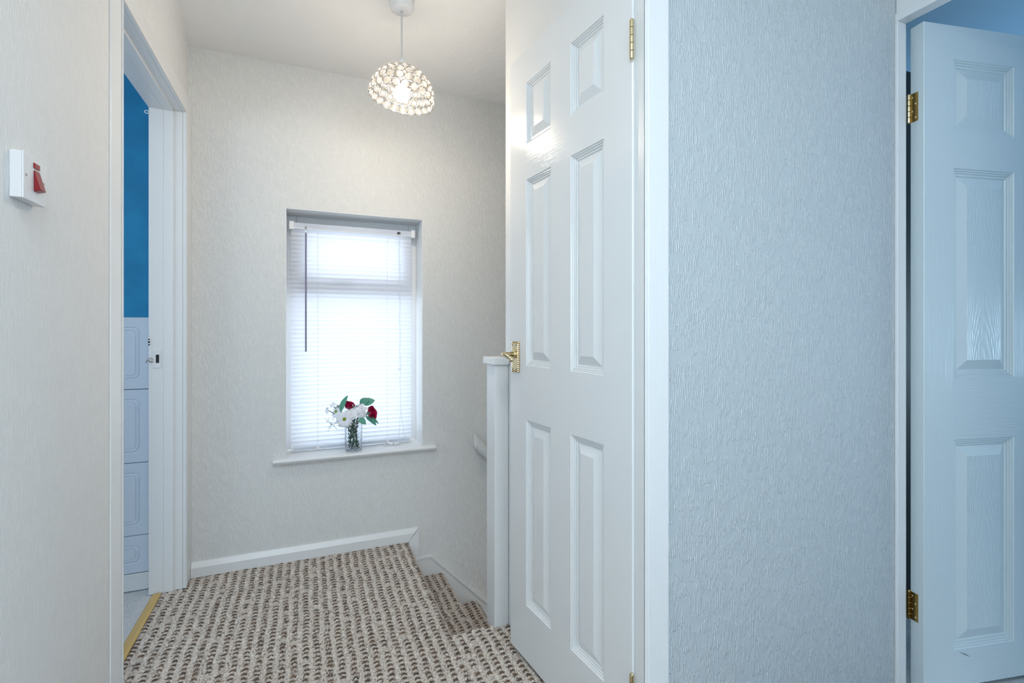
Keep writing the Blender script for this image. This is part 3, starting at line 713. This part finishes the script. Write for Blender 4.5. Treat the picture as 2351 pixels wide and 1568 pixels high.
# ------------------------------------------------------------------ pendant lamp
LX, LY = 0.330, 1.870
pl = root('pendant_lamp', (LX, LY, ZC), 0, 'pendant lamp with a dome shade of clear beads and a lit bulb', 'pendant lamp')
MB().lathe([(0.0, ZC), (0.046, ZC), (0.046, ZC-0.022), (0.042, ZC-0.034), (0.034, ZC-0.040), (0.0, ZC-0.041)], (LX, LY, 0), 32).build('ceiling_rose', 'plastic', pl, smooth=True)
MB().tube([(LX, LY, ZC-0.038), (LX, LY, 2.08)], 0.0032, 8).lathe([(0, ZC-0.046), (0.006, ZC-0.045), (0.006, ZC-0.038), (0, ZC-0.038)], (LX, LY, 0), 10, 0).build('flex', mat('white_flex', (0.62, 0.62, 0.62), 0.5), pl)
MB().lathe([(0.0, 2.112), (0.006, 2.111), (0.010, 2.105), (0.017, 2.090), (0.018, 2.06), (0.018, 2.02), (0.014, 2.012), (0, 2.012)], (LX, LY, 0), 20).build('lamp_holder', 'plastic', pl, smooth=True)
bz = 1.980
MB().lathe([(0.0, bz-0.030), (0.012, bz-0.0275), (0.022, bz-0.0205), (0.0285, bz-0.009), (0.030, bz), (0.0285, bz+0.010), (0.022, bz+0.021), (0.014, bz+0.030), (0.013, bz+0.040), (0, bz+0.040)], (LX, LY, 0), 20).build('bulb', 'bulb', pl, smooth=True)
SC = Vector((LX, LY, 1.967)); RD, HD = 0.119, 0.112
tilt = Matrix.Rotation(math.radians(9), 3, Vector((math.sin(math.radians(22.7)), math.cos(math.radians(22.7)), 0)))
def dome(th_, ph):
    p = Vector((RD*math.sin(th_)*math.cos(ph), RD*math.sin(th_)*math.sin(ph), HD*math.cos(th_)))
    nrm = Vector((p.x/RD**2, p.y/RD**2, p.z/HD**2)).normalized()
    return SC+tilt @ p, tilt @ nrm
fr = MB()
for th_ in (14, 33.5, 50, 65.5, 81, 96):
    fr.tube([dome(math.radians(th_), 2*PI*i/40)[0] for i in range(41)], 0.0007, 5, cap=False)
sh = fr.build('lamp_shade', 'chrome', pl, smooth=True); sh['label'] = 'dome of clear beads held in thin chrome rings'
cm = MB()
rr = 0.0156
cm.torus(rr, 0.0013, (0, 0, 0), 18, 6, 1)
cm.lathe([(0.0001, 0.0045), (0.005, 0.0042), (0.010, 0.0028), (0.0148, 0.0), (0.010, -0.0028), (0.005, -0.0042), (0.0001, -0.0045)], (0, 0, 0), 14, 0)
c0 = None
for r_i, th_ in enumerate((24.5, 42, 58, 73.5, 89.5)):
    n = max(6, int(round(2*PI*RD*math.sin(math.radians(th_))/0.0322)))
    for i in range(n):
        p, nr = dome(math.radians(th_), 2*PI*(i+0.5*(r_i % 2))/n)
        if c0 is None: c0 = cm.build('bead', ['crystal', 'chrome'], sh, world=False, smooth=True); o = c0
        else: o = c0.copy(); C.objects.link(o); o.parent = sh
        o.location = p-Vector((LX, LY, ZC)); o.rotation_mode = 'QUATERNION'; o.rotation_quaternion = Vector((0, 0, 1)).rotation_difference(nr)
pt = bpy.data.lights.new('pendant_bulb_glow', 'POINT'); pt.energy = 9.0; pt.color = (1.0, 0.84, 0.66); pt.shadow_soft_size = 0.035
po = bpy.data.objects.new('pendant_bulb_glow', pt); C.objects.link(po); po.location = (LX, LY, bz-0.045)

# ------------------------------------------------------------------ vase and flowers
VX, VY, VZ = 0.214, 2.565, WZ0+0.0005
vm = MB(); n = 32; v = []; rows_ = 16
prof = []
for k in range(rows_+1):
    z = 0.146*k/rows_
    r = 0.041+0.004*(z/0.146)-(0.005*(1-min(1, z/0.015)))
    for j in range(n):
        cut = 0.0016*(abs(((j*0.25+k*0.5) % 1)-0.5)+abs(((j*0.25-k*0.5) % 1)-0.5)) if 0 < k < rows_ else 0.0008
        a = 2*PI*j/n; v.append(((r-cut)*math.cos(a), (r-cut)*math.sin(a), z))
for k in range(rows_+1):
    z = 0.146-(0.138)*k/rows_; r = 0.041+0.004*(z/0.146)-0.0045
    for j in range(n):
        a = 2*PI*j/n; v.append((r*math.cos(a), r*math.sin(a), z))
K = 2*(rows_+1)
f = [(i*n+j, i*n+(j+1) % n, (i+1)*n+(j+1) % n, (i+1)*n+j) for i in range(K-1) for j in range(n)]
f += [tuple(range(n-1, -1, -1)), tuple((K-1)*n+j for j in range(n))]
vo = vm.add([(x+VX, y+VY, z+VZ) for x, y, z in v], f).build('vase', 'glass')
tag(vo, 'clear cut glass vase holding flowers on the window sill', 'vase')

GRP = 'flowers in the glass vase'
def stem(mb, top, foot, mi=1, r=0.0018):
    a, b = Vector(foot), Vector(top); mid = (a+b)/2; rim = Vector((VX+(b.x-VX)*0.35, VY+(b.y-VY)*0.35, VZ+0.146))
    mb.tube([a, (a+rim)/2, rim, (rim+b)/2+Vector((0, 0, 0.004)), b], r, 6, mi)
def foot(k):
    a = k*2.4; return (VX+0.024*math.cos(a), VY+0.024*math.sin(a), VZ+0.012)
def petal_fan(mb, c, nrm, n_, L, wd, cup, mi=0, layers=1, seed=0):
    rnd = random.Random(seed); Q = Vector((0, 0, 1)).rotation_difference(Vector(nrm).normalized()).to_matrix()
    for ly in range(layers):
        for i in range(n_):
            a = 2*PI*(i+0.5*ly)/n_+rnd.uniform(-0.1, 0.1); l = L*(1-0.18*ly)*rnd.uniform(0.88, 1.08); e = cup+0.18*ly
            pts_ = []
            for s_, ww in ((0.10, 0.35), (0.45, 0.95), (0.8, 1.0), (0.97, 0.55)):
                rad = l*s_; zz = e*rad*0.6-0.35*rad*rad/L*0.6+0.002*ly
                for sd in (-1, 0, 1): pts_.append(((rad, sd*wd*ww/2, zz+(0.0012 if sd == 0 else 0))))
            pts_.append((l*1.02, 0, e*l*0.6-0.35*l*l/L*0.6))
            V_ = [Q @ Vector((x*math.cos(a)-y*math.sin(a), x*math.sin(a)+y*math.cos(a), z))+Vector(c) for x, y, z in pts_]
            F_ = []
            for q in range(3): F_ += [(q*3, q*3+3, q*3+4, q*3+1), (q*3+1, q*3+4, q*3+5, q*3+2)]
            F_ += [(9, 12, 10), (10, 12, 11)]
            mb.add(V_, F_, mi)
def flower(name, label, cat, c, nrm, k, n_, L, wd, cup, layers, seed, centre=None, fm='petal'):
    r_ = root(name, foot(k), 0, label, cat, GRP)
    m1 = MB(); petal_fan(m1, c, nrm, n_, L, wd, cup, 0, layers, seed); m1.build('petals', fm, r_, smooth=True)
    m2 = MB(); stem(m2, Vector(c)-Vector(nrm).normalized()*0.004, foot(k), 0); m2.build('stem', 'leaf_dark', r_, smooth=True)
    if centre:
        q = Vector(nrm).normalized(); m3 = MB(); cc = Vector(c)+q*0.003
        m3.lathe([(centre, -0.002), (centre*0.95, 0.003), (centre*0.6, 0.005), (0.0001, 0.0035)], cc, 14, 0, nrm)
        for i in range(24):
            a = random.uniform(0, 2*PI); rd = centre*random.uniform(0.5, 1.0); Q = Vector((0, 0, 1)).rotation_difference(q).to_matrix()
            m3.ball(cc+Q @ Vector((rd*math.cos(a), rd*math.sin(a), 0.004)), 0.0012, 5, 4)
        m3.build('centre', 'pollen', r_, smooth=True)
    return r_
toCam = Vector((-0.30, -0.90, 0.15))
flower('daisy', 'large white daisy with a green yellow centre facing the room', 'flower', (0.168, 2.520, 0.650), (-0.25, -0.90, 0.12), 0, 19, 0.046, 0.0125, 0.15, 2, 1, 0.0085)
flower('daisy', 'white daisy tucked behind the large daisy at the left of the vase', 'flower', (0.134, 2.560, 0.682), (-0.75, -0.45, 0.45), 1, 16, 0.034, 0.011, 0.3, 1, 2, 0.006)
flower('daisy', 'white bloom in the middle of the bunch beside the large daisy', 'flower', (0.206, 2.535, 0.672), (0.05, -0.75, 0.65), 2, 14, 0.031, 0.014, 0.35, 2, 3)
flower('small_white_flower', 'small broad petalled white flower just above the rim of the vase', 'flower', (0.252, 2.522, 0.667), (0.15, -0.9, -0.1), 3, 5, 0.024, 0.019, 0.2, 1, 4)
flower('small_white_flower', 'small broad petalled white flower touching the upper side of the red rose', 'flower', (0.250, 2.540, 0.694), (0.1, -0.8, 0.45), 4, 5, 0.025, 0.019, 0.25, 1, 5)
flower('small_white_flower', 'small white flower sticking out at the left tip of the bunch', 'flower', (0.094, 2.560, 0.690), (-0.75, -0.35, 0.1), 5, 5, 0.018, 0.014, 0.8, 1, 6)
flower('small_white_flower', 'small white flower at the upper left behind the upright leaf', 'flower', (0.117, 2.575, 0.712), (-0.4, -0.6, 0.6), 6, 5, 0.018, 0.013, 0.5, 1, 8)

def rose(label, c, nrm, k, R0, seed):
    r_ = root('rose', foot(k), 0, label, 'flower', GRP); rnd = random.Random(seed)
    Q = Vector((0, 0, 1)).rotation_difference(Vector(nrm).normalized()).to_matrix(); mb = MB()
    for ly, (rad, n_, h_, op) in enumerate(((R0*0.28, 3, 0.030, 0.0), (R0*0.5, 4, 0.032, 0.10), (R0*0.75, 5, 0.031, 0.28), (R0, 5, 0.027, 0.55))):
        for i in range(n_):
            a0 = 2*PI*i/n_+ly*0.7+rnd.uniform(-.15, .15); V_ = []
            for zi in range(5):
                zt = zi/4; rr_ = rad*(0.35+0.65*math.sin(min(1, zt*1.25)*PI/2))+op*rad*0.5*max(0, zt-0.55)
                for ai in range(6):
                    at_ = (ai/5-0.5); wd_ = 2*PI/n_*1.35*(0.75+0.35*zt*(1.3-zt))
                    aa = a0+at_*wd_; zz = h_*zt-(0.007*(2*at_)**2*zt)
                    V_.append(Q @ Vector((rr_*math.cos(aa), rr_*math.sin(aa), zz-0.012))+Vector(c))
            mb.add(V_, [(q*6+e, q*6+e+1, q*6+e+7, q*6+e+6) for q in range(4) for e in range(5)])
    mb.build('petals', 'rose', r_, smooth=True)
    m2 = MB(); stem(m2, Vector(c)-Vector(nrm).normalized()*0.012, foot(k), 0, 0.0024); m2.build('stem', 'leaf_dark', r_, smooth=True)
    m3 = MB(); petal_fan(m3, Vector(c)-Vector(nrm).normalized()*0.012, nrm, 5, R0*1.0, 0.009, 0.9, 0, 1, seed); m3.build('sepals', 'leaf', r_, smooth=True)
rose('crimson rose at the right side of the bunch', (0.294, 2.540, 0.667), (0.70, -0.55, 0.30), 7, 0.031, 1)
rose('crimson rose half hidden behind the white bloom in the middle', (0.192, 2.575, 0.702), (0.25, -0.35, 0.85), 8, 0.026, 2)

def leafshape(mb, base, tip, wd, up, fold=0.25, nseg=7, mi=0):
    a, b = Vector(base), Vector(tip); d = (b-a); L = d.length; d.normalize(); up = Vector(up); up = (up-d*up.dot(d)).normalized(); sd = d.cross(up)
    V_ = []
    for i in range(nseg+1):
        t_ = i/nseg; ww = wd*(math.sin(PI*t_**0.8)**0.8 if 0 < t_ < 1 else 0.02)
        c = a+d*L*t_+up*(0.10*L*math.sin(PI*t_))
        V_ += [c-sd*ww/2+up*fold*ww/2, c, c+sd*ww/2+up*fold*ww/2]
    F_ = []
    for i in range(nseg): F_ += [(i*3, i*3+1, i*3+4, i*3+3), (i*3+1, i*3+2, i*3+5, i*3+4)]
    mb.add(V_, F_, mi)
def leafy(label, k, leaves, m='leaf'):
    r_ = root('leaf_sprig', foot(k), 0, label, 'leaf', GRP)
    for base, tip, wd, up in leaves:
        mb = MB(); leafshape(mb, base, tip, wd, up); mb.build('leaf', m, r_, smooth=True)
    m2 = MB(); stem(m2, leaves[0][0], foot(k), 0); m2.build('stem', 'leaf_dark', r_, smooth=True)
leafy('upright pointed green leaf standing at the top left of the bunch', 9, [((0.150, 2.53, 0.684), (0.186, 2.548, 0.762), 0.028, (-0.5, -0.8, 0.2))])
leafy('broad green leaf at the top right above the rose', 10, [((0.262, 2.57, 0.708), (0.318, 2.566, 0.726), 0.046, (-0.1, -0.75, 0.65)), ((0.246, 2.575, 0.706), (0.290, 2.572, 0.738), 0.040, (-0.2, -0.9, 0.4))])
leafy('green leaves drooping under the rose over the rim of the vase', 11, [((0.268, 2.53, 0.655), (0.318, 2.512, 0.607), 0.026, (0.3, -0.8, 0.4)), ((0.236, 2.525, 0.648), (0.268, 2.51, 0.618), 0.030, (0.0, -0.9, 0.3)), ((0.280, 2.535, 0.650), (0.332, 2.53, 0.612), 0.018, (0.4, -0.7, 0.4)), ((0.293, 2.52, 0.672), (0.268, 2.512, 0.668), 0.014, (0, -0.9, 0.3))])
r_ = root('leaf_sprig', foot(12), 0, 'green stems and narrow leaves inside the glass vase', 'leaf', GRP)
for i in range(12):
    a = i*2.1; z = VZ+0.02+0.009*i; mb = MB()
    leafshape(mb, (VX+0.008*math.cos(a), VY+0.008*math.sin(a), z), (VX+0.026*math.cos(a+0.6), VY+0.026*math.sin(a+0.6), z+0.028), 0.011, (math.cos(a), math.sin(a), 0.4)); mb.build('leaf', 'leaf_dark', r_, smooth=True)
mb = MB()
for i in range(5): stem(mb, (VX+0.012*math.cos(i), VY+0.012*math.sin(i), VZ+0.155), foot(i*1.3), 0, 0.0022)
mb.build('stem', 'leaf_dark', r_, smooth=True)
def spray(label, k, c, spread, n_, seed):
    rnd = random.Random(seed); r_ = root('babys_breath', foot(k), 0, label, 'flower', GRP); m1 = MB(); m2 = MB(); c = Vector(c)
    stem(m2, c, foot(k), 0, 0.0010)
    for i in range(n_):
        p = c+Vector([rnd.uniform(-1, 1)*spread[j] for j in range(3)])
        m1.ball(p, rnd.uniform(0.0022, 0.0034), 6, 4); m2.tube([c, (c+p)/2+Vector((0, 0, 0.004)), p], 0.0005, 4)
    m1.build('buds', 'bud', r_, smooth=True)['kind'] = 'stuff'; m2.build('stem', 'leaf_dark', r_)
spray('fine sprig of small pale buds hanging out low on the left', 13, (0.108, 2.54, 0.622), (0.024, 0.012, 0.030), 12, 1)
spray('fine sprig of small buds above the large daisy', 14, (0.140, 2.56, 0.705), (0.020, 0.015, 0.022), 16, 2)
spray('fine sprig of small buds between the two roses', 15, (0.222, 2.55, 0.700), (0.030, 0.015, 0.014), 22, 3)
spray('fine sprig of small buds low in the middle over the vase rim', 16, (0.208, 2.525, 0.625), (0.022, 0.012, 0.030), 22, 4)
